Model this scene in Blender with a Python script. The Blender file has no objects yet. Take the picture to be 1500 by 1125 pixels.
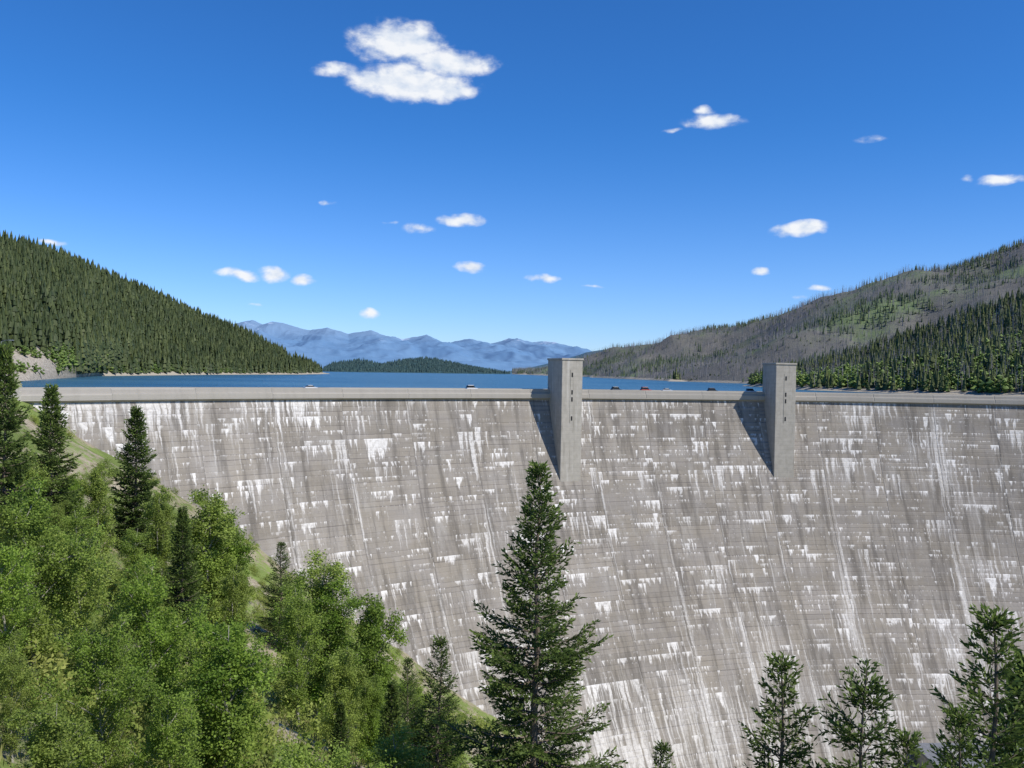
import bpy, math, numpy as np, random
from mathutils import Vector, Matrix, noise
rng=np.random.default_rng(7); random.seed(7)
scene=bpy.context.scene
# ---------------------------------------------------------------- camera
F=1299.0; pitch=math.atan(18.5/F); roll=math.radians(1.0)
f=np.array([0,math.cos(pitch),-math.sin(pitch)]); r0=np.array([1.,0,0]); u0=np.array([0,math.sin(pitch),math.cos(pitch)])
rt=math.cos(roll)*r0+math.sin(roll)*u0; up=math.cos(roll)*u0-math.sin(roll)*r0
def ray(px,py,Y):
    d=f+(px-750)/F*rt+(562.5-py)/F*up
    return d*(Y/d[1])
def proj(P):
    P=np.asarray(P); w=P@f; return 750+F*(P@rt)/w, 562.5-F*(P@up)/w
cd=bpy.data.cameras.new("camera"); cam=bpy.data.objects.new("camera",cd); scene.collection.objects.link(cam)
cam.matrix_world=Matrix(((rt[0],up[0],-f[0],0),(rt[1],up[1],-f[1],0),(rt[2],up[2],-f[2],0),(0,0,0,1)))
cd.sensor_width=36; cd.lens=36*F/1500; cd.clip_start=0.1; cd.clip_end=80000
scene.camera=cam
scene.view_settings.view_transform='Standard'; scene.view_settings.look='None'; scene.view_settings.exposure=0
# ---------------------------------------------------------------- node helper
class N:
    def __init__(s,nt): s.nt=nt; s.n=nt.nodes; s.l=nt.links
    def new(s,t,**k):
        n=s.n.new(t)
        for a,b in k.items(): setattr(n,a,b)
        return n
    def put(s,sock,v):
        if isinstance(v,bpy.types.NodeSocket): s.l.new(v,sock)
        elif isinstance(v,(tuple,list)) and len(v)==3 and sock.type=='RGBA': sock.default_value=(*v,1)
        else: sock.default_value=v
    def m(s,op,a,b=0.,c=None,clamp=False):
        n=s.new('ShaderNodeMath',operation=op,use_clamp=clamp); s.put(n.inputs[0],a); s.put(n.inputs[1],b)
        if c is not None: s.put(n.inputs[2],c)
        return n.outputs[0]
    def vm(s,op,a,b=(0,0,0)):
        n=s.new('ShaderNodeVectorMath',operation=op); s.put(n.inputs[0],a); s.put(n.inputs[1],b)
        return n.outputs['Value'] if op=='LENGTH' else n.outputs[0]
    def xyz(s,x,y,z=0.):
        n=s.new('ShaderNodeCombineXYZ'); s.put(n.inputs[0],x); s.put(n.inputs[1],y); s.put(n.inputs[2],z); return n.outputs[0]
    def sep(s,v):
        n=s.new('ShaderNodeSeparateXYZ'); s.put(n.inputs[0],v); return n.outputs
    def noise(s,v,scale=1.,detail=2.,rough=.5,dist=0.):
        n=s.new('ShaderNodeTexNoise'); s.put(n.inputs['Vector'],v); n.inputs['Scale'].default_value=scale
        n.inputs['Detail'].default_value=detail; n.inputs['Roughness'].default_value=rough; n.inputs['Distortion'].default_value=dist
        return n.outputs[0]
    def white(s,v):
        n=s.new('ShaderNodeTexWhiteNoise',noise_dimensions='3D'); s.put(n.inputs[0],v); return n.outputs[0]
    def ss(s,v,a,b,lo=0.,hi=1.):
        n=s.new('ShaderNodeMapRange',interpolation_type='SMOOTHSTEP'); s.put(n.inputs[0],v); s.put(n.inputs[1],a); s.put(n.inputs[2],b)
        n.inputs[3].default_value=lo; n.inputs[4].default_value=hi; return n.outputs[0]
    def mix(s,fac,a,b,mode='MIX'):
        n=s.new('ShaderNodeMix',data_type='RGBA',blend_type=mode); s.put(n.inputs[0],fac); s.put(n.inputs[6],a); s.put(n.inputs[7],b); return n.outputs[2]
    def pos(s): return s.new('ShaderNodeNewGeometry').outputs['Position']
    def bump(s,h,st=.5,d=.1):
        n=s.new('ShaderNodeBump'); s.put(n.inputs['Height'],h); n.inputs['Strength'].default_value=st; n.inputs['Distance'].default_value=d; return n.outputs[0]
def mat(name):
    m=bpy.data.materials.new(name); m.use_nodes=True; q=N(m.node_tree); b=m.node_tree.nodes['Principled BSDF']
    b.inputs['Roughness'].default_value=.85; b.inputs['Specular IOR Level'].default_value=.2
    return m,q,b
def simple(name,col,rough=.8,var=.15,scale=1.,metal=0.):
    m,q,b=mat(name); n=q.noise(q.pos(),scale,4)
    q.put(b.inputs['Base Color'],q.mix(q.ss(n,.3,.7),tuple(c*(1-var) for c in col),tuple(c*(1+var) for c in col)))
    b.inputs['Roughness'].default_value=rough; b.inputs['Metallic'].default_value=metal; return m
# ---------------------------------------------------------------- mesh helper
def mkmesh(name,V,parts,smooth=False,tint=None,uv=None):
    me=bpy.data.meshes.new(name); V=np.asarray(V,dtype=np.float32)
    me.vertices.add(len(V)); me.vertices.foreach_set('co',V.ravel())
    idx=np.concatenate([np.asarray(p[0]).ravel() for p in parts]).astype(np.int32)
    cnt=np.concatenate([np.full(len(p[0]),np.asarray(p[0]).shape[1]) for p in parts]).astype(np.int32)
    mi=np.concatenate([np.full(len(p[0]),p[1]) for p in parts]).astype(np.int32)
    st=np.concatenate([[0],np.cumsum(cnt)[:-1]]).astype(np.int32)
    me.loops.add(len(idx)); me.loops.foreach_set('vertex_index',idx)
    me.polygons.add(len(cnt)); me.polygons.foreach_set('loop_start',st); me.polygons.foreach_set('loop_total',cnt)
    me.polygons.foreach_set('material_index',mi)
    me.update(calc_edges=True)
    me.polygons.foreach_set('use_smooth',np.full(len(cnt),smooth))
    if tint is not None:
        a=me.attributes.new('tint','FLOAT','POINT'); a.data.foreach_set('value',np.asarray(tint,dtype=np.float32))
    if uv is not None:
        l=me.uv_layers.new(name='UVMap'); l.data.foreach_set('uv',np.asarray(uv,dtype=np.float32)[idx].ravel())
    me.validate(); return me
def mkobj(name,me,mats=(),parent=None):
    o=bpy.data.objects.new(name,me); scene.collection.objects.link(o)
    for m in mats:
        if m.name not in [x.name for x in me.materials if x]: me.materials.append(m)
    if parent: o.parent=parent
    return o
def empty(name,loc=(0,0,0)):
    o=bpy.data.objects.new(name,None); scene.collection.objects.link(o); o.location=loc; return o
def grid_faces(nu,nv):
    i,j=np.meshgrid(np.arange(nu-1),np.arange(nv-1),indexing='ij'); a=(i*nv+j).ravel()
    return np.stack([a,a+nv,a+nv+1,a+1],1)
def box(x0,x1,y0,y1,z0,z1):
    V=[(x,y,z) for x in(x0,x1) for y in(y0,y1) for z in(z0,z1)]
    Fc=[(0,1,3,2),(4,6,7,5),(0,4,5,1),(2,3,7,6),(0,2,6,4),(1,5,7,3)]
    return np.array(V,float),np.array(Fc)
# ---------------------------------------------------------------- terrain function
ZP=-6.5
WATER=-10.5
C=np.array([160.,-2.]); R=366.
def fbm(x,y,s,o=4): return noise.fractal(Vector((x*s,y*s,3.3)),1.0,2.0,o)
def sst(a,b,x):
    t=min(1,max(0,(x-a)/(b-a))); return t*t*(3-2*t)
def ground(x,y):
    s=.87*x+.49*y; v=-.49*x+.87*y
    vc=min(260,max(0,v)); d=math.hypot(x,y)
    hol=24*math.sin(math.pi*vc/260)+10*sst(2,14,d)*max(0,1-max(0,v)/200)
    sp=s+hol*sst(-60,-5,s) if s<0 else s+hol
    base=-1.7-5.9*min(1,max(0,v/255))
    n=fbm(x,y,.03)*3.5*sst(4,25,d)
    k=.6+.13*sst(120,230,v)
    if sp<=0: z=base+.05*(-sp)+n*.3*sst(0,30,-sp)
    else: z=base-k*sp+n*sst(0,25,sp)
    z=max(z,-150+n)
    if x>300: z=max(z,-150+(x-300)*.9+n)
    return z
# ---------------------------------------------------------------- materials
def foliage(name,dark,light,trans=.25,alt=None):
    m,q,b=mat(name)
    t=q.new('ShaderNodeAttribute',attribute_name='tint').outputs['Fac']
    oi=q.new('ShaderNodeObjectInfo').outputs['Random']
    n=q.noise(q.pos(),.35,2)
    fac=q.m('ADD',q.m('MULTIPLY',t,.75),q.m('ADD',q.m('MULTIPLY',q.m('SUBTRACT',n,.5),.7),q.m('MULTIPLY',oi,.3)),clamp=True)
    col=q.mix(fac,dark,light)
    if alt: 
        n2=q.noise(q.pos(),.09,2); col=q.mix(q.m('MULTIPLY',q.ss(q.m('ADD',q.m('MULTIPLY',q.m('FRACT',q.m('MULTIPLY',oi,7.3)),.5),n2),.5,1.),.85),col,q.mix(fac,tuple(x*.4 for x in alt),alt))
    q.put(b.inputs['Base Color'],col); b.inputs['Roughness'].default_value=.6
    if trans:
        tr=q.new('ShaderNodeBsdfTranslucent'); q.put(tr.inputs[0],col)
        mx=q.new('ShaderNodeMixShader'); mx.inputs[0].default_value=trans
        q.l.new(b.outputs[0],mx.inputs[1]); q.l.new(tr.outputs[0],mx.inputs[2])
        q.l.new(mx.outputs[0],m.node_tree.nodes['Material Output'].inputs[0])
    return m
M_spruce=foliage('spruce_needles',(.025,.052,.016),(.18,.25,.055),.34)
M_leaf=foliage('broad_leaves',(.075,.15,.018),(.31,.46,.065),.44,alt=(.38,.47,.11))
M_shrub=foliage('shrub_leaves',(.06,.12,.016),(.31,.41,.07),.38,alt=(.38,.40,.12))
M_grass=foliage('grass_blades',(.15,.18,.05),(.38,.36,.15),.25)
M_far=foliage('forest_needles',(.014,.03,.012),(.09,.11,.035),0)
M_far2=foliage('forest_needles_pale',(.04,.062,.032),(.10,.135,.055),0)
M_farl=foliage('forest_broadleaf',(.065,.11,.025),(.16,.225,.05),0)
M_hazy=foliage('forest_hazy',(.03,.065,.07),(.05,.095,.085),0)  # blue-green shift paints distance haze into the island trees' colour
M_snag=foliage('dead_wood',(.15,.145,.145),(.30,.285,.28),0)
M_bark=simple('bark',(.16,.13,.1),.9,.3,3)
M_barkl=simple('pale_bark',(.33,.31,.26),.9,.3,3)
def ground_mat(name,soil,soil2,green,gscale=.06,thr=.45,sand=None,bumpd=.4,bank=False):
    m,q,b=mat(name); p=q.pos()
    n1=q.noise(p,gscale,6,.6); n2=q.noise(p,.8,5,.65); n3=q.noise(p,gscale*.35,4,.6)
    s=q.mix(q.ss(n2,.35,.65),soil,soil2)
    c=q.mix(q.ss(q.m('ADD',n1,q.m('MULTIPLY',q.m('SUBTRACT',n2,.5),.5)),thr-.05,thr+.08),s,q.mix(q.ss(n3,.4,.6),green,tuple(x*1.6 for x in green)))
    if sand:
        z=q.sep(p)[2]; c=q.mix(q.ss(q.m('ADD',z,q.m('MULTIPLY',n1,-9.)),WATER-1.5,WATER-.2),(.36,.32,.25),c)
    if bank:
        y=q.sep(p)[1]; nb=q.noise(p,.05,5,.7)
        k=q.m('MULTIPLY',q.ss(y,600.,720.,1.,0.),q.ss(q.m('ADD',z,q.m('MULTIPLY',nb,-30.)),-10.,0.,1.,0.))
        c=q.mix(k,c,q.mix(q.ss(n2,.35,.6),(.22,.19,.15),(.42,.38,.31)))
    q.put(b.inputs['Base Color'],c); q.put(b.inputs['Normal'],q.bump(n2,.7,bumpd)); return m
M_ground=ground_mat('hillside_soil',(.25,.21,.14),(.40,.35,.26),(.12,.16,.04),.07,.49)
M_lhill=ground_mat('forest_floor',(.06,.07,.035),(.10,.10,.055),(.04,.055,.02),.02,.45,sand=True,bumpd=1,bank=True)
M_rhill=ground_mat('burned_slope',(.12,.12,.105),(.17,.16,.14),(.105,.14,.06),.005,.54,sand=True,bumpd=2)
M_rnear=ground_mat('green_slope',(.09,.10,.06),(.13,.13,.08),(.07,.11,.035),.02,.47,sand=True,bumpd=1)
M_mid=simple('hazy_forest',(.035,.075,.08),.9,.2,.01)  # aerial haze painted into the islands' base colour
M_midr=simple('hazy_blue_hill',(.06,.125,.16),.9,.2,.003)  # bluer base colour stands in for haze over the farther hill
# concrete face
def concrete(name,face=True):
    m,q,b=mat(name)
    uvn=q.new('ShaderNodeUVMap',uv_map='UVMap').outputs[0]; x,y,_=q.sep(uvn)
    n_big=q.noise(q.xyz(q.m('MULTIPLY',x,.02),q.m('MULTIPLY',y,.03)),1,4)
    n_f=q.noise(q.xyz(x,y),.9,5,.7)
    n_m=q.noise(q.xyz(q.m('MULTIPLY',x,.11),q.m('MULTIPLY',y,.11),3.),1,4,.6)
    n_st=q.noise(q.xyz(q.m('MULTIPLY',x,.07),q.m('MULTIPLY',y,.9)),1,4,.7)
    J=24.4
    cu=q.m('DIVIDE',x,J); col=q.m('FLOOR',cu); fu=q.m('FRACT',cu)
    lift=1.524
    lv=q.m('DIVIDE',y,lift); lrow=q.m('FLOOR',lv); lf=q.m('FRACT',lv)
    b5=q.m('DIVIDE',q.m('ADD',y,q.m('MULTIPLY',q.m('FLOOR',q.m('MULTIPLY',q.white(q.xyz(col,3.,1.)),5.)),lift)),lift*5)
    f5=q.m('FRACT',b5)
    blk=q.white(q.xyz(col,q.m('FLOOR',b5),2.))
    lrand=q.white(q.xyz(col,lrow,9.))
    tone=q.m('ADD',.18,q.m('ADD',q.m('MULTIPLY',n_big,.45),q.m('ADD',q.m('MULTIPLY',n_f,.25),q.m('ADD',q.m('MULTIPLY',blk,.16),q.m('ADD',q.m('MULTIPLY',lrand,.12),q.m('ADD',q.m('MULTIPLY',n_st,.3),q.m('MULTIPLY',n_m,.38)))))))
    lift_l=q.m('MULTIPLY',q.ss(lf,.0,.26,1.,0.),q.ss(lrand,.3,.95,.1,.85))
    l5=q.m('MULTIPLY',q.ss(f5,.0,.06,1.,0.),q.ss(blk,.1,.8,.3,1.))
    dj=q.m('MULTIPLY',q.m('MINIMUM',fu,q.m('SUBTRACT',1.,fu)),J)
    joint=q.m('MULTIPLY',q.ss(dj,.08,.3,.55,0.),q.ss(q.noise(q.xyz(col,q.m('MULTIPLY',y,.05),6.),1,3),.35,.6,.25,1.))
    seam=q.m('MAXIMUM',q.m('MAXIMUM',lift_l,l5),joint)
    base=q.mix(q.ss(n_m,.35,.65),(.272,.243,.204),(.256,.234,.21))
    tn=q.xyz(tone,tone,tone); base=q.mix(1.,base,tn,'MULTIPLY')
    base=q.mix(q.m('MULTIPLY',seam,q.ss(n_f,.3,.6,.25,.75)),base,(.09,.08,.07))
    masks=[]
    xw=q.m('ADD',x,q.m('MULTIPLY',q.m('SUBTRACT',q.noise(q.xyz(q.m('MULTIPLY',x,.2),q.m('MULTIPLY',y,.25),11.),1,3),.5),1.6))
    def drip(L,fr,seed,thr,k,cf=.09,amp=1.,w=.1):
        off=q.m('MULTIPLY',q.m('FLOOR',q.m('MULTIPLY',q.white(q.xyz(col,seed,1.)),7.)),lift)
        vv=q.m('DIVIDE',q.m('ADD',y,off),L); row=q.m('FLOOR',vv); ff=q.m('FRACT',vv)
        n=q.noise(q.xyz(q.m('ADD',q.m('MULTIPLY',xw,fr),q.m('MULTIPLY',ff,.25)),q.m('MULTIPLY_ADD',row,7.31,seed),q.m('MULTIPLY',ff,.45)),1,3,.68)
        c=q.noise(q.xyz(q.m('MULTIPLY',x,cf),q.m('MULTIPLY_ADD',row,3.77,seed+40),0.),1,2)
        val=q.m('SUBTRACT',q.m('ADD',n,q.m('MULTIPLY',c,1.15)),q.m('MULTIPLY',ff,k))
        masks.append(q.m('MULTIPLY',q.ss(val,thr,thr+w),amp))
    drip(lift*3,.9,3.1,1.14,.42,.08,.9,.11)
    drip(lift*6,.65,17.7,1.15,.36,.06,1.,.11)
    drip(lift*2,1.5,31.2,1.16,.5,.11,.7,.12)
    drip(lift*11,.8,57.,1.13,.3,.06,.75,.14)
    drip(lift*4,.5,77.,1.16,.35,.1,1.,.13)
    drip(lift*1,.8,91.,1.15,.25,.07,.45,.2)
    ls=q.noise(q.xyz(q.m('MULTIPLY',xw,.8),q.m('MULTIPLY',y,.02),4.),1,5,.65)
    lg=q.noise(q.xyz(q.m('MULTIPLY',x,.03),q.m('MULTIPLY',y,.02),8.),1,2)
    jn=q.ss(dj,.4,2.6,.09,0.)
    deep=q.ss(y,40.,110.,0.,.12)
    masks.append(q.m('MULTIPLY',q.ss(q.m('ADD',q.m('ADD',ls,deep),q.m('ADD',jn,q.m('MULTIPLY',lg,.6))),.90,1.12),.7))
    tp=q.noise(q.xyz(q.m('MULTIPLY',xw,.7),2.,q.m('MULTIPLY',y,.03)),1,4,.65)
    tg=q.noise(q.xyz(q.m('MULTIPLY',x,.03),5.),1,2)
    lft=q.ss(x,0.,130.,.15,0.)
    masks.append(q.m('MULTIPLY',q.ss(q.m('SUBTRACT',q.m('ADD',lft,q.m('ADD',tp,q.m('MULTIPLY',tg,1.))),q.m('MULTIPLY',q.m('SUBTRACT',y,4.),.018)),1.01,1.15),q.ss(y,3.9,4.1,0.,.9)))
    mk=masks[0]
    for k in masks[1:]: mk=q.m('MAXIMUM',mk,k)
    mk=q.m('MULTIPLY',mk,q.m('MULTIPLY',q.ss(n_f,.28,.58,.35,1.),q.ss(n_big,.3,.6,.75,1.)))
    hz=q.noise(q.xyz(q.m('MULTIPLY',x,.16),q.m('MULTIPLY',y,.07),21.),1,5,.65)
    base=q.mix(q.ss(hz,.5,.72,0.,.35),base,(.4,.385,.36))
    ds=q.noise(q.xyz(q.m('MULTIPLY',x,.3),q.m('MULTIPLY',y,.035),14.),1,4,.65)
    base=q.mix(q.ss(ds,.46,.66,0.,.6),base,(.10,.09,.078))
    c=q.mix(mk,base,(.74,.72,.69)) if face else q.mix(.72,base,(.42,.395,.35))
    q.put(b.inputs['Base Color'],c); b.inputs['Roughness'].default_value=.9
    h=q.m('SUBTRACT',q.m('MULTIPLY',n_f,.3),q.m('MULTIPLY',seam,1.2))
    q.put(b.inputs['Normal'],q.bump(h,.7,.3)); return m
M_face=concrete('dam_concrete'); M_crest=concrete('crest_concrete',False)
M_dark=simple('dark_opening',(.03,.03,.032),.5,.1)
M_asph=simple('asphalt',(.055,.055,.055),.9,.15)
m,q,b=mat('tower_concrete'); p=q.pos(); X_,Y_,Z_=q.sep(p)
n=q.noise(p,.5,6,.65); lf=q.m('FRACT',q.m('DIVIDE',Z_,1.524)); st=q.noise(q.xyz(q.m('MULTIPLY',X_,.9),q.m('MULTIPLY',Y_,.9),q.m('MULTIPLY',Z_,.06)),1,4,.6)
c=q.mix(q.ss(n,.3,.7),(.36,.335,.29),(.44,.41,.36)); c=q.mix(q.ss(lf,0.,.12,.3,0.),c,(.2,.18,.16)); c=q.mix(q.ss(st,.56,.7,0.,.4),c,(.6,.58,.54))
c=q.mix(q.ss(st,.3,.44,.4,0.),c,(.18,.165,.14))
q.put(b.inputs['Base Color'],c); q.put(b.inputs['Normal'],q.bump(n,.4,.1)); M_tower=m
# ---------------------------------------------------------------- dam
dam=empty('concrete_dam')
def fd(t): 
    t=max(0,t); return .3*t+.0022*t*t if t<80 else .3*80+.0022*6400+.652*(t-80)
th=np.radians(np.linspace(141.5,36,240))
def lathe(name,prof,th,mats,parent):
    prof=np.array(prof,float); nv=len(prof)
    cx=np.cos(th)[:,None]; sy=np.sin(th)[:,None]
    X=C[0]+cx*prof[:,0]; Y=C[1]+sy*prof[:,0]; Z=np.broadcast_to(prof[:,1],X.shape)
    V=np.stack([X,Y,Z],-1).reshape(-1,3)
    U=np.broadcast_to((math.radians(141.5)-th)[:,None]*R,X.shape); W=np.broadcast_to(ZP-prof[:,1],X.shape)
    uv=np.stack([U,W],-1).reshape(-1,2)
    return mkobj(name,mkmesh(name,V,[(grid_faces(len(th),nv)[:,::-1],0)],uv=uv),mats,parent)
DK=.75
fp=[(R+.2,ZP-3.5)]+[(R+.2-fd(t),ZP-4-t) for t in np.linspace(0,150,76)]
lathe('downstream_face',fp,th,[M_face],dam)
lathe('cornice_beam',[(R+.3,ZP-1.45),(R-.9,ZP-1.55),(R-.9,ZP-3.3),(R+.25,ZP-3.9)],th,[M_crest],dam)
lathe('downstream_parapet',[(R+.45,ZP-DK),(R+.45,ZP),(R,ZP),(R,ZP-1.5)],th,[M_crest],dam)
lathe('upstream_parapet',[(R+10.4,ZP-40),(R+10.4,ZP-.05),(R+10,ZP-.05),(R+10,ZP-DK)],th,[M_crest],dam)
lathe('road_deck',[(R+10,ZP-DK),(R+.45,ZP-DK)],th,[M_asph],dam)
a=th[0]; rr=np.array([math.cos(a),math.sin(a)]); tt=np.array([-math.sin(a),math.cos(a)])
def obox(name,center,e1,e2,x0,x1,y0,y1,z0,z1,mats,parent,bev=0):
    V,Fc=box(x0,x1,y0,y1,z0,z1)
    W=np.stack([center[0]+V[:,0]*e1[0]+V[:,1]*e2[0],center[1]+V[:,0]*e1[1]+V[:,1]*e2[1],V[:,2]],1)
    me=mkmesh(name,W,[(Fc,0)]); o=mkobj(name,me,mats,parent)
    if bev:
        bm=o.modifiers.new('b','BEVEL'); bm.width=bev; bm.segments=2
    return o
obox('abutment_block',C+R*rr,rr,tt,-2.2,10.9,-.5,14,ZP-16,ZP-DK+.04,[M_tower],dam,.1)
obox('abutment_wall',C+R*rr,rr,tt,-2.2,-1.7,.0,14,ZP-DK+.045,ZP-.1,[M_tower],dam,.05)
def towerat(pxc,name):
    k=ray(pxc,600,1.)[0]
    D=10.8; rad=R+.2-D
    A=k*k+1; B=-2*(k*C[0]+C[1]); Cc=C@C-rad*rad
    Y=(-B+math.sqrt(B*B-4*A*Cc))/(2*A); P=np.array([k*Y,Y]); r=(P-C)/np.linalg.norm(P-C); t=np.array([r[1],-r[0]])
    par=empty(name); W=8.4; cen=P; top=ZP+11.0
    obox('shaft',cen,r,t,0,D+1.5,-W/2,W/2,ZP-48,top,[M_tower],par,.12)
    obox('roof_slab',cen,r,t,-.25,D+1.75,-W/2-.25,W/2+.25,top+.003,top+.7,[M_tower],par,.08)
    for i,z in enumerate([5.6,-.8,-3.4,-10.4]):
        obox('slit_window_%d'%i,cen,r,t,-.05,.3,-.3,.3,ZP+z-.8,ZP+z+.8,[M_dark],par)
    obox('conduit',cen,r,t,-.10,-.02,-.75,-.6,ZP-12,ZP+7.5,[M_tower],par)
    obox('roadway_door',cen,r,t,D+1.48,D+1.56,-.8,.8,ZP-DK,ZP+1.4,[M_dark],par)
towerat(837.5,'elevator_tower'); towerat(1150.5,'elevator_tower')
pp=empty('power_plant')
M_roof=simple('roof_gravel',(.17,.18,.2),.9,.15); M_pw=simple('plant_wall',(.3,.3,.29),.8,.1)
a0=math.atan2(302-C[1],165-C[0]); r_=np.array([math.cos(a0),math.sin(a0)]); t_=np.array([r_[1],-r_[0]])
cen=C+294*r_
obox('hall',cen,r_,t_,-12,14,-25,60,-160,-126,[M_pw],pp,.1)
obox('roof',cen,r_,t_,-12.5,14.5,-25.5,60.5,-125.99,-125.2,[M_roof],pp,.05)
for i in range(5): obox('roof_vent_%d'%i,cen,r_,t_,-4,2,-20+i*16,-15+i*16,-125.19,-123.4,[M_pw],pp,.1)
for i in range(8): obox('window_%d'%i,cen,r_,t_,-12.08,-11.9,-22+i*10,-16+i*10,-145,-133,[M_dark],pp)
# ---------------------------------------------------------------- water
m,q,b=mat('lake_water'); p=q.pos()
px,py,pz=q.sep(p)
n=q.noise(q.xyz(q.m('MULTIPLY',px,.25),q.m('MULTIPLY',py,.45)),1,5,.6); n2=q.noise(q.xyz(q.m('MULTIPLY',px,.003),q.m('MULTIPLY',py,.012)),1,3)
q.put(b.inputs['Base Color'],q.mix(q.ss(n2,.4,.6),(.025,.095,.155),(.045,.13,.19)))
b.inputs['Roughness'].default_value=.28; b.inputs['Specular IOR Level'].default_value=.35
q.put(b.inputs['Normal'],q.bump(n,1.,1.5)); M_water=m
rad=np.array([R+10.2,R+40,R+120,R+300,R+800,R+2000,R+5000,R+12000,R+40000.])
tw=np.radians(np.linspace(152,28,80)); X=C[0]+np.cos(tw)[:,None]*rad; Y=C[1]+np.sin(tw)[:,None]*rad
V=np.stack([X,Y,np.full(X.shape,WATER)],-1).reshape(-1,3)
mkobj('lake_water',mkmesh('lake_water',V,[(grid_faces(80,9)[:,::-1],0)]),[M_water])
# ---------------------------------------------------------------- near terrain
def axis(a,b,c0,n,p=1.6):
    t=np.linspace(-1,1,n); s=np.sign(t)*np.abs(t)**p
    return np.where(s<0,c0+(c0-a)*s,c0+(b-c0)*s)
xs=axis(-700,1200,-30,230); ys=axis(-400,520,60,200,1.4)
V=np.zeros((len(xs),len(ys),3))
for i,x in enumerate(xs):
    for j,y in enumerate(ys):
        z=ground(x,y)
        d=math.hypot(x-C[0],y-C[1])
        if d>R+1 and y>0 and x>-120: z=min(z,-30)
        elif d>R+1 and y>0: z=min(z,-7.7)
        if abs(d-R-5)<9 and y>0: z=min(z,ZP-1.3)
        V[i,j]=(x,y,z)
mkobj('hillside_ground',mkmesh('hillside_ground',V.reshape(-1,3),[(grid_faces(len(xs),len(ys)),0)],smooth=True),[M_ground])
V=np.array([(-50000,-50000,-160),(50000,-50000,-160),(50000,50000,-160),(-50000,50000,-160)],float)
mkobj('ground',mkmesh('ground',V,[(np.array([[0,1,2,3]]),0)]),[M_rnear])
# ---------------------------------------------------------------- hills
def hill(name,shore,ridge,mats,nu=160,nv=50,amp=10,sc=.006,gexp=1.,back=.6,crag=0.,seed=0.):
    S=np.array([[*ray(px,545,Y)[:2],WATER-3] for px,Y in shore]); G=np.array([ray(px,py,Y)-np.array([0,0,dr]) for px,py,Y,dr in ridge])
    def rs(A,n):
        k=np.linspace(0,len(A)-1,n); return np.stack([np.interp(k,np.arange(len(A)),A[:,c]) for c in range(3)],1)
    S=rs(S,nu); G=rs(G,nu); s=np.linspace(0,1+back,nv)
    V=np.zeros((nu,nv,3))
    for i in range(nu):
        for j,t in enumerate(s):
            p=S[i]*(1-t)+G[i]*t
            g=t**gexp if t<=1 else 1-((t-1)/max(back,.01))**1.3*.9
            z=S[i,2]+(G[i,2]-S[i,2])*g
            nz=noise.fractal(Vector((p[0]*sc+seed,p[1]*sc,1.7)),1.,2.,5)
            w=min(1,t*3)*(1-.6*math.exp(-((t-1)/.12)**2))
            z+=amp*nz*w
            if crag: 
                z+=crag*(noise.ridged_multi_fractal(Vector((p[0]*sc*2+seed,p[1]*sc*2,9)),1.,2.,6,1.,2.)-1.2)*w
            V[i,j]=(p[0],p[1],z)
    mkobj(name,mkmesh(name,V.reshape(-1,3),[(grid_faces(nu,nv)[:,::-1],0)],smooth=True),mats)
    return V
VL=hill('forested_hill',[(-500,330),(-150,400),(30,500),(130,758),(300,1049),(475,1440)],
  [(-500,260,600,12),(-150,300,800,12),(0,343,900,12),(75,360,1000,12),(150,391,1100,12),(225,424,1200,12),(300,459,1300,12),(350,480,1380,12),(400,499,1460,12),(440,520,1500,12),(480,548,1560,8)],[M_lhill],amp=11,gexp=1.05)
VR=hill('burned_ridge',[(750,3300),(870,1900),(980,1350),(1180,1000),(1500,800),(1900,700)],
  [(750,546,3900,8),(870,522,2600,8),(940,503,2400,8),(1000,492,2200,8),(1100,466,2000,8),(1200,436,1850,8),(1300,410,1750,8),(1400,382,1650,8),(1500,350,1550,8),(1600,327,1500,8),(1900,270,1400,8)],[M_rhill],amp=38,sc=.004,nv=70,gexp=.95)
VN=hill('wooded_slope',[(960,1250),(1080,850),(1180,660),(1340,580),(1500,530),(1900,450)],
  [(1000,553,1350,8),(1120,552,1050,8),(1180,537,920,11),(1250,508,900,11),(1350,476,880,11),(1430,444,860,11),(1500,420,840,11),(1900,330,800,11)],[M_rnear],amp=8,gexp=1.1)
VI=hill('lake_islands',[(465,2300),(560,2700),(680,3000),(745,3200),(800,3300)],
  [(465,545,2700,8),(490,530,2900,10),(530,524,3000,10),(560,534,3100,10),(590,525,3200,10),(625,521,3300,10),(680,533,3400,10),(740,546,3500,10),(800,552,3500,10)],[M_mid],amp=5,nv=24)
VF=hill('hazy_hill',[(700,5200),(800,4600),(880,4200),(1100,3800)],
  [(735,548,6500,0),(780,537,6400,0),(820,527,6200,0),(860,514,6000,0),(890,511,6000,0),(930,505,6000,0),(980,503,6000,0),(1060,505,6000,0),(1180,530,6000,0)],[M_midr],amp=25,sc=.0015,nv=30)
m,q,b=mat('mountain_rock_haze_tint'); p=q.pos(); z=q.sep(p)[2]; nn=q.noise(p,.0011,8,.7)
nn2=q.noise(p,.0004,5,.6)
c=q.mix(q.ss(nn,.4,.6),(.11,.21,.35),(.135,.24,.38))  # rock blues carry painted aerial haze, no real haze in the air
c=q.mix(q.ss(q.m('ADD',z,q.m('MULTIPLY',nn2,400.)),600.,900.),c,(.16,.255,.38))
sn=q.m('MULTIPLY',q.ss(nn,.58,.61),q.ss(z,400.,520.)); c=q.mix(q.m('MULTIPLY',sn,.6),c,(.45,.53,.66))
c=q.mix(q.ss(z,0.,300.,.4,0.),c,(.135,.26,.41))  # painted haze blended into the colour towards the foot
q.put(b.inputs['Base Color'],c); b.inputs['Roughness'].default_value=1; M_mtn=m
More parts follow.
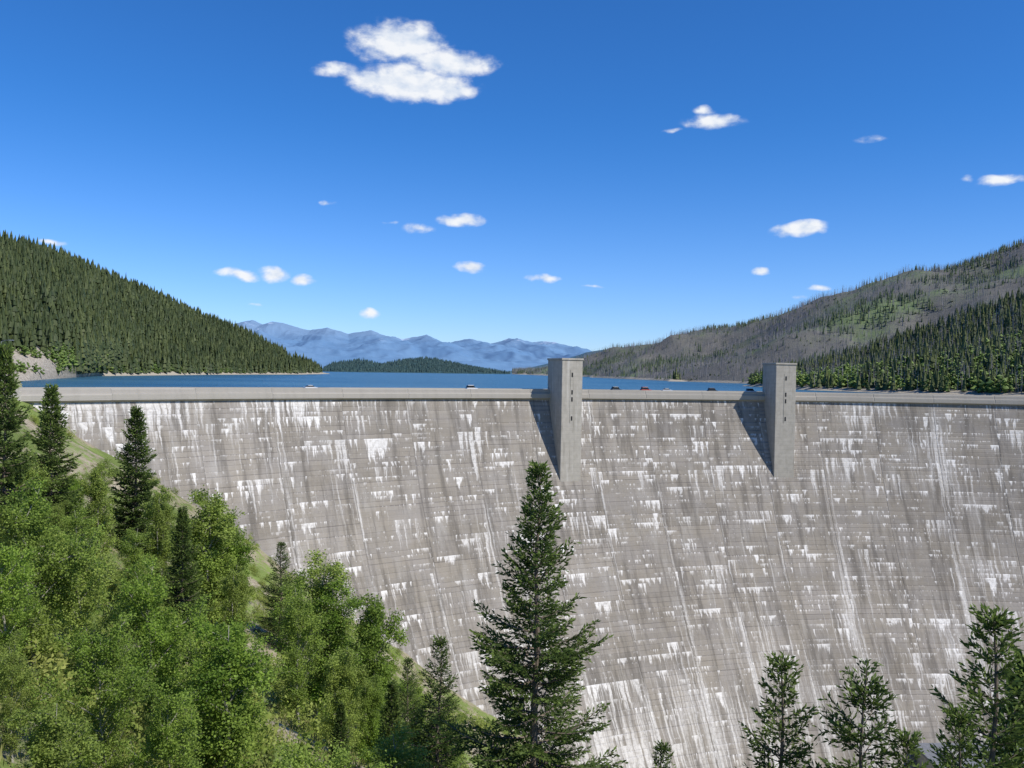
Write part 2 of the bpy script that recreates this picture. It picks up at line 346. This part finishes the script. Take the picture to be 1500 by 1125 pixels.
hill('distant_mountains',[(150,11000),(400,11000),(900,11000),(1100,11000)],
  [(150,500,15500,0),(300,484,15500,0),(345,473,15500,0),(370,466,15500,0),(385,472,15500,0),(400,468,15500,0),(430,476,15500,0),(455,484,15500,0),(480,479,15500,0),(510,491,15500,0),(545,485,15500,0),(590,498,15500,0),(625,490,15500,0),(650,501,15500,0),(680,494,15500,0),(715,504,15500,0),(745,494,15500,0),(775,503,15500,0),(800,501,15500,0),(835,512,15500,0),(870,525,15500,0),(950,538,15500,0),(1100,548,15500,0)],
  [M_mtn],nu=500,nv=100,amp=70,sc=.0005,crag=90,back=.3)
# ---------------------------------------------------------------- distant forests
def far_conifer(layers=4,seg=7,seed=0):
    g=np.random.default_rng(seed); V=[];Fc=[];T=[]
    for L in range(layers):
        z0=.06+L*.9/layers*.95; z1=min(z0+1.35/layers*1.15,1.0) if L<layers-1 else 1.0
        rr=.19*(1-L/layers)**.8
        b0=len(V)
        for k in range(seg):
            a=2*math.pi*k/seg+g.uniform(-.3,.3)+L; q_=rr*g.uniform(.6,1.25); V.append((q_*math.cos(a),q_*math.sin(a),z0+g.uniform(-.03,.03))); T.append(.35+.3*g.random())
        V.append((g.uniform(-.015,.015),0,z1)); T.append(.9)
        for k in range(seg): Fc.append((b0+k,b0+(k+1)%seg,b0+seg))
    return np.array(V),np.array(Fc),np.array(T)
def far_round(seed=0):
    g=np.random.default_rng(seed); V=[];Fc=[];T=[]
    for c in range(7):
        o=np.array([g.uniform(-.18,.18),g.uniform(-.18,.18),.2+.11*c]); s=.18*g.uniform(.6,1.1)*(1-.07*c); b0=len(V)
        for k in range(6):
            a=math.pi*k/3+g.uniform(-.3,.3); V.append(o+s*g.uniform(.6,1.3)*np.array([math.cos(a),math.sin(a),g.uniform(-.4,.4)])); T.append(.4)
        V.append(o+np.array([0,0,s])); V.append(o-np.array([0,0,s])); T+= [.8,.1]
        for k in range(6): Fc.append((b0+k,b0+(k+1)%6,b0+6)); Fc.append((b0+(k+1)%6,b0+k,b0+7))
    return np.array(V),np.array(Fc),np.array(T)
def snag():
    V=[(.014*math.cos(a),.014*math.sin(a),0) for a in(0,2.1,4.2)]+[(0,0,1)]; V=[np.array(v) for v in V]; Fc=[(0,1,3),(1,2,3),(2,0,3)]
    for k in range(5):
        z=.4+.1*k; a=k*2.4; b0=len(V); V+=[np.array([0,0,z]),np.array([0,0,z+.02]),np.array([.07*math.cos(a),.07*math.sin(a),z+.03])]; Fc.append((b0,b0+1,b0+2))
    return np.array(V),np.array(Fc),np.full(len(V),.5)
def sample(V,n,zmin=WATER+1.5,smax=None,mask=None):
    nu,nv=V.shape[:2]
    A=V[:-1,:-1];B=V[1:,:-1];D=V[:-1,1:]
    ar=np.linalg.norm(np.cross(B-A,D-A),axis=-1)
    if smax: ar[:,int(nv*smax):]=0
    pr=(ar/ar.sum()).ravel(); k=rng.choice(len(pr),n,p=pr); i=k//(nv-1); j=k%(nv-1); a=rng.random((n,1)); b=rng.random((n,1))
    P=A[i,j]*(1-a)*(1-b)+B[i,j]*a*(1-b)+D[i,j]*(1-a)*b+V[i+1,j+1]*a*b
    P=P[P[:,2]>zmin]
    if mask is not None: P=P[np.array([mask(p) for p in P])]
    return P
def scatter(P,protos,hmin,hmax,wid=1.,lean=0.):
    VV=[];FF=[];TT=[];off=0
    pid=rng.integers(0,len(protos),len(P))
    for k,(pv,pf,pt) in enumerate(protos):
        Q=P[pid==k]; n=len(Q)
        if n==0: continue
        h=hmin+(hmax-hmin)*rng.beta(1.6,2.2,n); w=h*wid*rng.uniform(.7,1.3,n); a=rng.uniform(0,6.28,n)
        x=pv[None,:,0]*w[:,None]; y=pv[None,:,1]*w[:,None]; z=pv[None,:,2]*h[:,None]
        lx=rng.normal(0,lean,n)[:,None]*z
        X=x*np.cos(a)[:,None]-y*np.sin(a)[:,None]+lx; Y=x*np.sin(a)[:,None]+y*np.cos(a)[:,None]
        W=np.stack([X+Q[:,0:1],Y+Q[:,1:2],z+Q[:,2:3]-.3],-1).reshape(-1,3)
        F_=(pf[None]+ (np.arange(n)*len(pv))[:,None,None]).reshape(-1,pf.shape[1])+off
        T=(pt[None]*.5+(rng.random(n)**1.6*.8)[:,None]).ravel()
        VV.append(W);FF.append(F_);TT.append(T); off+=len(W)
    return np.concatenate(VV),np.concatenate(FF),np.concatenate(TT)
con=[far_conifer(4,7,i) for i in range(6)]; rnd=[far_round(i) for i in range(5)]; sn=[snag()]
def forest(name,P,protos,h0,h1,mt,wid=1.,lean=0.):
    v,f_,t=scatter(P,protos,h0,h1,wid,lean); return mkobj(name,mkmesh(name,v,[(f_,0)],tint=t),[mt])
nf=lambda s,o,th:(lambda p: noise.fractal(Vector((p[0]*s+o,p[1]*s,0)),1.,2.,3)>th)
mk1=nf(.012,1,-.55)
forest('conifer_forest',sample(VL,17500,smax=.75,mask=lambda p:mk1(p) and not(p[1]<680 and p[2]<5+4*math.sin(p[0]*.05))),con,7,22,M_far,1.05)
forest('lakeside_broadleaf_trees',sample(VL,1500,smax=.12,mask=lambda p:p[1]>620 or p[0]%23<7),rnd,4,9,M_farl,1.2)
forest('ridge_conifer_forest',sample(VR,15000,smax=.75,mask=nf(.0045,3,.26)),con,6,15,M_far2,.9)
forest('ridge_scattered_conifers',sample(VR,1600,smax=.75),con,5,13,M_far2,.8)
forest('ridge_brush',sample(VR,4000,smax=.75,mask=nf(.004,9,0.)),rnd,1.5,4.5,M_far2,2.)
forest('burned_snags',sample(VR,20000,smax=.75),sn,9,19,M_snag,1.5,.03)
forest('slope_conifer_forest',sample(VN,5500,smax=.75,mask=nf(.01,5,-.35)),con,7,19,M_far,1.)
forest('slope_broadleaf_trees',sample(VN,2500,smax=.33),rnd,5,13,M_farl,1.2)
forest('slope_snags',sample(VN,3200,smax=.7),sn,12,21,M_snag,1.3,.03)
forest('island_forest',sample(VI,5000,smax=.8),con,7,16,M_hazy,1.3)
# ---------------------------------------------------------------- vegetation generators
def quads(P,D,length,width,g):
    n=len(P); D=D/np.maximum(np.linalg.norm(D,axis=1,keepdims=True),1e-6)
    Rn=g.normal(size=(n,3)); S=np.cross(D,Rn); S/=np.maximum(np.linalg.norm(S,axis=1,keepdims=True),1e-6)
    L=length[:,None]; W=width[:,None]
    V=np.stack([P,P+D*L*.5+S*W*.5,P+D*L,P+D*L*.5-S*W*.5],1).reshape(-1,3)
    return V,np.arange(4*n).reshape(n,4)
def tube(pts,rads,seg=6):
    pts=np.array(pts,float); V=[]; 
    for i,p in enumerate(pts):
        d=pts[min(i+1,len(pts)-1)]-pts[max(i-1,0)]; d/=max(np.linalg.norm(d),1e-6)
        a=np.cross(d,[.3,.9,.1]); a/=max(np.linalg.norm(a),1e-6); b_=np.cross(d,a)
        for k in range(seg):
            t=2*math.pi*k/seg; V.append(p+rads[i]*(math.cos(t)*a+math.sin(t)*b_))
    F_=[]
    for i in range(len(pts)-1):
        for k in range(seg): F_.append((i*seg+k,i*seg+(k+1)%seg,(i+1)*seg+(k+1)%seg,(i+1)*seg+k))
    return np.array(V),np.array(F_)
class Acc:
    def __init__(s): s.V=[];s.F=[[],[]];s.T=[];s.o=0
    def add(s,v,f_,mi,t):
        s.V.append(v); s.F[mi].append(f_+s.o); s.T.append(np.broadcast_to(t,(len(v),)) if np.ndim(t)==0 else t); s.o+=len(v)
    def mesh(s,name): return mkmesh(name,np.concatenate(s.V),[(np.concatenate(s.F[i]),i) for i in(0,1) if s.F[i]],tint=np.concatenate(s.T))
def spruce(name,H,Rb,whorl,nb,seed,tw=.18,nl=.24,dens=2,step=.085):
    g=np.random.default_rng(seed); A=Acc()
    zs=np.linspace(0,H,12); A.add(*tube([(.06*math.sin(z),.05*math.cos(z*1.3),z) for z in zs],[.013*H*(1-z/H)+.012 for z in zs],8),1,.3)
    z=H*.03
    Ps=[];Ds=[];Tt=[]
    while z<H*.985:
        h=z/H
        n=max(3,int(nb*(.7+.3*(1-h))+g.integers(-1,2)))
        a0=g.uniform(0,6.28); wl=g.uniform(.75,1.14)
        for k in range(n):
            a=a0+2*math.pi*k/n+g.uniform(-.3,.3)
            L=(Rb*(1-h)**.85*wl*g.uniform(.5,1.12)+.12)
            if g.random()<.12: L*=1.25
            zz=z+g.uniform(-.4,.4)*whorl
            el=math.radians(-12+ 55*h**1.6+g.uniform(-9,9))
            hd=np.array([math.cos(a),math.sin(a),0])
            def bp(t): return np.array([0,0,zz])+hd*(L*t*math.cos(el))+np.array([0,0,1])*(L*(math.sin(el)*t-.2*t*(1-h)+.3*t**2.4))
            ts=np.linspace(0,1,5); pts=[bp(t) for t in ts]
            A.add(*tube(pts,[max(.006,.02*L*(1-.85*t)) for t in ts],4),1,.2)
            m_=max(3,int(L/tw)); 
            for i in range(m_):
                t=.15+.85*(i+g.random()*.5)/m_
                p=bp(min(t,1)); d=bp(min(t+.05,1.05))-bp(t-.02); d/=np.linalg.norm(d)
                side=np.cross(d,[0,0,1]); side/=max(1e-6,np.linalg.norm(side))
                for sgn in(-1,1):
                    l=(.42*L*(1-t)**.75*min(1,t*3)+.14)*g.uniform(.6,1.2)
                    dd=d*.75+side*sgn*.7+np.array([0,0,g.uniform(-.4,.1)]); dd/=np.linalg.norm(dd)
                    q_=max(2,int(l/step))
                    s_=np.repeat(np.linspace(0,1,q_),dens)
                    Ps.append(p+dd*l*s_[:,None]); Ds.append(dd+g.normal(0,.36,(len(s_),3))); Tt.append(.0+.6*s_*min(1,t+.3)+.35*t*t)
            s_=np.linspace(.6,1,8); Ps.append(np.array([bp(t) for t in s_])); Ds.append(d+g.normal(0,.35,(8,3))); Tt.append(np.full(8,1.))
        z+=whorl*(1-.45*h)*g.uniform(.75,1.3)
    s_=np.linspace(.95,1.0,18); Ps.append(np.stack([0*s_,0*s_,s_*H],1)); Ds.append(np.array([0,0,1.])+g.normal(0,.5,(18,3))); Tt.append(np.full(18,.8))
    P=np.concatenate(Ps);D=np.concatenate(Ds);T=np.concatenate(Tt)
    n=len(P); v,f_=quads(P,D,nl*g.uniform(.6,1.2,n),nl*.3*g.uniform(.7,1.3,n),g)
    A.add(v,f_,0,np.repeat(np.clip(T+g.normal(0,.1,n),0,1),4))
    return A.mesh(name)
def broadleaf(name,H,Rc,seed,limbs=30,leaf=.13,per=26,low=.12,stems=1):
    g=np.random.default_rng(seed); A=Acc(); CP=[]; CT=[]
    for s_ in range(stems):
        ox,oy=(g.normal(0,.3*Rc,2) if stems>1 else (0,0)); hh=H*g.uniform(.65,1) if stems>1 and s_ else H
        tx,ty=g.normal(0,.05*H,2)
        def tr(t): return np.array([ox*(.4+.6*t)+tx*t+.12*math.sin(t*7+seed),oy*(.4+.6*t)+ty*t+.12*math.cos(t*6),hh*t])
        ts=np.linspace(0,1,9); A.add(*tube([tr(t) for t in ts],[.011*H*(1-t)+.012 for t in ts],7),1,.3)
        for k in range(limbs):
            t=low+(1-low)*(k+g.random())/limbs; p0=tr(t*.92)
            L=Rc*(.35+.85*math.sin(math.pi*min(1,(1-t)*.9+.08))**.8)*g.uniform(.4,1.25)*(.75 if stems>1 else 1)
            a=k*2.4+g.uniform(-.5,.5); e=math.radians(g.uniform(30,66)); d=np.array([math.cos(a)*math.cos(e),math.sin(a)*math.cos(e),math.sin(e)])
            bend=g.normal(0,.12,3)
            fb=lambda u:p0+d*L*u+bend*L*u*u
            us=np.linspace(0,1,4); A.add(*tube([fb(u) for u in us],[max(.006,.012*L*(1-.8*u)) for u in us],4),1,.2)
            lt=g.uniform(.0,.45)
            for j in range(int(4+L*3.)):
                u=g.uniform(.25,1.); c=fb(u); dd=d*.7+g.normal(0,.55,3); dd/=np.linalg.norm(dd); l=g.uniform(.25,.8)*.45*L+.15
                A.add(*tube([c,c+dd*l],[.008,.004],3),1,.2)
                for w in(.55,1.):
                    CP.append(c+dd*l*w); CT.append(lt+g.uniform(.05,.55))
    CP=np.array(CP);CT=np.array(CT); n=per
    P=np.repeat(CP,n,0)+g.normal(0,.17*(H/10)**.5,(len(CP)*n,3))*np.array([1,1,1.])
    D=g.normal(0,1,P.shape)*np.array([1,1,.6])+np.array([0,0,-.2]); m_=len(P)
    v,f_=quads(P,D,leaf*g.uniform(.7,1.3,m_),leaf*.8*g.uniform(.7,1.3,m_),g)
    A.add(v,f_,0,np.repeat(np.clip(np.repeat(CT,n)+g.normal(0,.17,m_),0,1),4)); return A.mesh(name)
def bush(seed,ncl=30,per=22,leaf=.14):
    g=np.random.default_rng(seed); c=g.normal(0,1,(ncl,3)); c/=np.linalg.norm(c,axis=1,keepdims=True); c*=g.uniform(.35,1.15,(ncl,1)); c[:,2]=np.abs(c[:,2])*g.uniform(.8,1.6)
    P=np.repeat(c,per,0)+g.normal(0,.16,(ncl*per,3)); n=len(P); v,f_=quads(P,g.normal(0,1,P.shape),leaf*g.uniform(.7,1.3,n),leaf*.65*g.uniform(.7,1.3,n),g)
    T=np.repeat(np.clip(np.repeat(g.uniform(.1,.9,ncl),per)+g.normal(0,.12,n),0,1),4)
    return v,f_,T
SP=[spruce('spruce_a',18,4.9,.5,7,11,.19,.22,2,.08),spruce('spruce_b',9,2.6,.36,6,12,.14,.15,2,.06),spruce('spruce_c',9,3.0,.55,6,13,.14,.16,2,.06),spruce('spruce_d',12,3.0,.36,7,14,.24,.3,2)]
for s in SP: s.materials.append(M_spruce); s.materials.append(M_bark)
SPH=[18,9,9,12]
BL=[broadleaf('broad_a',11,2.3,21,30,.13,30),broadleaf('broad_b',10,2.9,22,36,.13,30),broadleaf('broad_c',8,2.1,23,18,.12,28,stems=3,low=.06),broadleaf('broad_d',12,1.7,24,34,.13,28)]
for s in BL: s.materials.append(M_leaf); s.materials.append(M_barkl)
BLH=[11,10,8,12]
def place(name,me,Hm,px,py,Y,wid=1.):
    P=ray(px,py,Y); zg=ground(P[0],P[1]); h=max(P[2]-zg+.3,1.5)
    o=bpy.data.objects.new(name,me); scene.collection.objects.link(o); s=h/Hm
    o.location=(P[0],P[1],zg-.3); o.scale=(s*wid,s*wid,s); o.rotation_euler=(0,0,random.uniform(0,6.28)); return o
SPL=[(0,790,683,35,1.0),(1,1145,963,36,1.),(2,1268,982,34,1.),(1,1456,896,38,1.05),(3,75,566,120,1.),(3,200,598,150,1.),(3,8,508,85,.8),
 (1,412,795,125,1.1),(3,268,745,95,.9),(1,598,965,60,.9),(1,645,935,50,1.),(3,575,1000,48,.9),(1,970,1090,36,.9),(3,1510,960,42,.9),(1,1405,1040,36,.9),(3,500,1030,52,.8),(1,1330,1075,33,.9)]
for k,px,py,Y,w in SPL: place('spruce_tree',SP[k],SPH[k],px,py,Y,w)
BLL=[(1,60,745,50,1.),(0,10,800,42,1),(0,130,800,52,1.),(1,235,855,50,1.),(2,300,715,115,1.1),(3,462,808,82,1.2),(3,495,850,80,1.2),(0,440,865,74,1.),(2,535,868,92,1.),(1,310,920,48,1.),(1,160,940,36,1.),(0,20,950,34,1.),(0,250,1010,34,1),
 (3,120,745,80,1.2),(2,500,950,66,.9),(2,350,830,105,.9),(2,640,1020,60,.9),(3,190,775,85,1.2),(2,60,1030,26,1.),(2,150,680,130,.8),(2,545,990,70,.8),(2,330,765,118,.9),(2,240,715,125,.8),(2,30,660,95,1.)]
taken=[]
for k,px,py,Y,w in BLL: place('broadleaf_tree',BL[k],BLH[k],px,py,Y,w); P=ray(px,py,Y); taken.append((P[0],P[1]))
lx=[-200,0,100,230,330,400,470,560,650,700,760]; ly=[690,690,660,705,780,870,930,960,1010,1090,1300]
cnt=0; tries=0
while cnt<42 and tries<6000:
    tries+=1
    Y=random.uniform(24,190); X=Y*random.uniform(-.62,-.02); zg=ground(X,Y); h=random.uniform(3.5,9)
    if zg<-95: continue
    u,vp=proj((X,Y,zg+h)); 
    if vp<np.interp(u,lx,ly)+5: continue
    if 330<u<450 and 840<vp<1060: continue
    if vp>1180 or any(math.hypot(X-a_,Y-b_)<3.0+Y*.025 for a_,b_ in taken): continue
    taken.append((X,Y)); cnt+=1; k=random.choice([0,1,2,2,3,3])
    o=bpy.data.objects.new('broadleaf_tree',BL[k]); scene.collection.objects.link(o); s=h/BLH[k]; w=random.uniform(1.,1.35)
    o.location=(X,Y,zg-.3); o.scale=(s*w,s*w,s); o.rotation_euler=(0,0,random.uniform(0,6.28))
bp_=[bush(i) for i in range(5)]
pts=[]
while len(pts)<1050:
    Y=random.uniform(14,262); X=Y*random.uniform(-.64,.12)
    if math.hypot(X-C[0],Y-C[1])>R-10: continue
    if math.hypot(X,Y)<16: continue
    if fbm(X,Y,.06,3)<.0: continue
    z=ground(X,Y)
    if z<-112: continue
    pts.append((X,Y,z))
pts=np.array(pts)
v,f_,t=scatter(pts,bp_,.5,2.5,1.0); mkobj('hillside_shrubs',mkmesh('hillside_shrubs',v,[(f_,0)],tint=t),[M_shrub])
g=np.random.default_rng(5); n=8000; Y=g.uniform(18,200,n); X=Y*g.uniform(-.62,.1,n); P=np.array([(x,y,ground(x,y)-.03) for x,y in zip(X,Y)])
P=np.repeat(P,7,0)+np.concatenate([g.normal(0,.25,(n*7,2)),np.zeros((n*7,1))],1); m_=len(P)
v,f_=quads(P,np.array([0,0,1.])+g.normal(0,.35,(m_,3)),g.uniform(.3,.8,m_),g.uniform(.04,.12,m_),g)
mkobj('grass',mkmesh('grass',v,[(f_,0)],tint=np.repeat(g.uniform(0,1,m_),4)),[M_grass])
# ---------------------------------------------------------------- cars on crest
M_glass=simple('car_glass',(.02,.025,.03),.15,.1); M_tyre=simple('tyre',(.02,.02,.02),.9,.1)
def car(px,col,van=False):
    k=ray(px,570,1.)[0]; rad_=R+3.2; A=k*k+1; B=-2*(k*C[0]+C[1]); Cc=C@C-rad_*rad_; Y=(-B+math.sqrt(B*B-4*A*Cc))/(2*A); P=np.array([k*Y,Y]); r=(P-C)/rad_; t=np.array([r[1],-r[0]])
    par=empty('parked_car',(P[0],P[1],ZP-DK)); par.rotation_euler=(0,0,math.atan2(t[1],t[0]))
    mp=bpy.data.materials.new('car_paint'); mp.use_nodes=True; mp.node_tree.nodes['Principled BSDF'].inputs['Base Color'].default_value=(*col,1); mp.node_tree.nodes['Principled BSDF'].inputs['Roughness'].default_value=.3
    roof=1.5 if not van else 1.9
    side=[(-2.2,.35),(-2.25,.8),(-2.1,1.0),(1.1,1.02),(2.1,.85),(2.25,.6),(2.2,.35)]
    cab=[(-2.0 if van else -1.7,1.0),(-1.75 if van else -1.1,roof),(.5,roof),(1.25,1.0)]
    def ext(name,pr,w0,w1,mt,bev=.06):
        n=len(pr); zmx=max(p[1] for p in pr); V=[]
        for s in(-1,1):
            for x,z in pr: V.append((x,s*(w1 if z>=zmx-.01 and w1!=w0 else w0),z))
        me=bpy.data.meshes.new(name); Fs=[tuple(range(n)),tuple(range(2*n-1,n-1,-1))]+[(i,i+n,(i+1)%n+n,(i+1)%n) for i in range(n)]
        me.from_pydata(V,[],Fs); me.update(); o=mkobj(name,me,[mt],par); bm=o.modifiers.new('b','BEVEL'); bm.width=bev; bm.segments=2; return o
    ext('body',side,.88,.88,mp); ext('cabin',cab,.80,.66,M_glass)
    ext('roof',[(cab[1][0]-.03,roof+.004),(cab[1][0],roof+.1),(.45,roof+.1),(.53,roof+.004)],.70,.66,mp,.02)
    for i,(x,y) in enumerate([(-1.35,-.86),(1.4,-.86),(-1.35,.86),(1.4,.86)]):
        v,f_=tube([(x,y-.11,.33),(x,y+.11,.33)],[.33,.33],16)
        me=bpy.data.meshes.new('wheel_%d'%i); me.from_pydata([tuple(a) for a in v],[],[tuple(a) for a in f_.tolist()]+[tuple(range(16)),tuple(range(31,15,-1))]); me.update(); mkobj('wheel_%d'%i,me,[M_tyre],par)
for px,c_,vn in [(691,(.8,.8,.8),True),(903,(.05,.08,.12),True),(946,(.45,.03,.02),True),(977,(.6,.62,.65),False),(1044,(.05,.06,.07),True),(1100,(.7,.7,.7),True),(455,(.7,.7,.7),False)]: car(px,c_,vn)
lp=empty('street_lamp'); P=ray(2,500,215); M_met=simple('galvanised_steel',(.35,.36,.37),.4,.1,1,.6)
v,f_=tube([(P[0],P[1],ground(P[0],P[1])),(P[0],P[1],P[2])],[.14,.08],8); mkobj('pole',mkmesh('pole',v,[(f_,0)]),[M_met],lp)
v,f_=tube([(P[0],P[1],P[2]-.1),(P[0]+1,P[1],P[2]+.3),(P[0]+2.2,P[1],P[2]+.35)],[.06,.05,.05],8); mkobj('arm',mkmesh('arm',v,[(f_,0)]),[M_met],lp)
v,f_=box(P[0]+2,P[0]+3,P[1]-.2,P[1]+.2,P[2]+.22,P[2]+.42); mkobj('lamp_head',mkmesh('lamp_head',v,[(f_,0)]),[M_met],lp)
# ---------------------------------------------------------------- light
az=math.atan2(.88,-.465); el=math.radians(48)
sd=Vector((math.sin(az)*math.cos(el),math.cos(az)*math.cos(el),math.sin(el)))
L=bpy.data.lights.new('sun','SUN'); L.energy=5.; L.angle=math.radians(.5); L.color=(1,.95,.87)
so=bpy.data.objects.new('sun',L); scene.collection.objects.link(so); so.rotation_euler=sd.to_track_quat('Z','Y').to_euler()
# ---------------------------------------------------------------- world
w=bpy.data.worlds.new('World'); scene.world=w; w.use_nodes=True; q=N(w.node_tree); bg=w.node_tree.nodes['Background']
sky=q.new('ShaderNodeTexSky',sky_type='NISHITA'); sky.sun_disc=False; sky.sun_elevation=el; sky.sun_rotation=az; sky.altitude=1100; sky.air_density=1.; sky.dust_density=.3; sky.ozone_density=3.
dirv=q.new('ShaderNodeTexCoord').outputs['Generated']; dx,dy,dz=q.sep(dirv)
ua=q.m('ARCTAN2',dx,dy); wa=q.m('DIVIDE',dz,q.m('SQRT',q.m('ADD',q.m('MULTIPLY',dx,dx),q.m('MULTIPLY',dy,dy))))
tint=q.mix(q.ss(wa,-.02,.30),(.86,1.10,1.62),(.44,.92,1.5))
hs=q.new('ShaderNodeHueSaturation'); q.put(hs.inputs['Color'],q.mix(1.,sky.outputs[0],tint,'MULTIPLY')); hs.inputs['Saturation'].default_value=1.03; hs.inputs['Value'].default_value=1.
uv=q.xyz(ua,wa)
wrp=q.noise(uv,14,3,.6); wrp2=q.noise(q.vm('ADD',uv,(7,3,0)),14,3,.6)
uvd=q.vm('ADD',uv,q.xyz(q.m('MULTIPLY',q.m('SUBTRACT',wrp,.5),.05),q.m('MULTIPLY',q.m('SUBTRACT',wrp2,.5),.022)))
blobs=[(585,62,80,40,1),(650,92,85,24,1),(600,122,105,32,1),(545,118,50,22,.9),(492,102,44,15,.65),(715,95,24,18,.6),(660,130,40,20,.9),
(1045,178,56,14,.8),(1030,162,24,10,.7),(975,190,20,5,.35),(1268,205,26,7,.35),(1475,262,34,9,.75),(1424,260,12,7,.5),(1168,338,46,13,1),(677,321,36,12,.9),(612,335,34,10,.65),(568,325,14,4,.35),(478,299,18,6,.5),
(687,391,28,11,.9),(797,407,25,7,.75),(348,406,32,9,.75),(398,403,32,14,.9),(448,411,22,10,.85),(537,457,18,8,.75),(378,447,15,4,.4),(1113,397,17,8,.75),(1192,422,16,6,.6),(1165,434,14,5,.45),(865,420,24,4,.4),(80,358,22,5,.5)]
acc=None
for (px,py,a_,b_,am) in blobs:
    d=ray(px,py,1.); cu=math.atan2(d[0],d[1]); cw=d[2]/math.hypot(d[0],d[1])
    du=q.vm('MULTIPLY',q.vm('SUBTRACT',uvd,(cu,cw,0)),(F/a_/1.05,F/b_/1.05,0))
    v_=q.m('SUBTRACT',am,q.m('MULTIPLY',q.vm('LENGTH',du),am if am>.7 else .9*am+.1))
    acc=v_ if acc is None else q.m('MAXIMUM',acc,v_)
det=q.noise(q.vm('MULTIPLY',uv,(1,1.5,1)),42,5,.55)
det2=q.noise(q.vm('ADD',q.vm('MULTIPLY',uv,(1,1.5,1)),(-.008,-.015,0)),42,4,.5)
den=q.m('ADD',acc,q.m('MULTIPLY',q.m('SUBTRACT',det,.5),1.2))
alpha=q.ss(den,.0,.66)
alpha=q.m('MULTIPLY',alpha,q.ss(acc,0.,.2))
shade=q.m('ADD',.5,q.m('MULTIPLY',q.m('SUBTRACT',det,det2),2.2)); shade=q.m('ADD',shade,q.m('MULTIPLY',den,.35),clamp=True)
cc=q.mix(shade,(6.0,7.0,8.6),(9.3,9.5,9.8))
colr=q.mix(q.m('MULTIPLY',alpha,.97),hs.outputs[0],cc)
q.l.new(colr,bg.inputs[0]); bg.inputs[1].default_value=.1
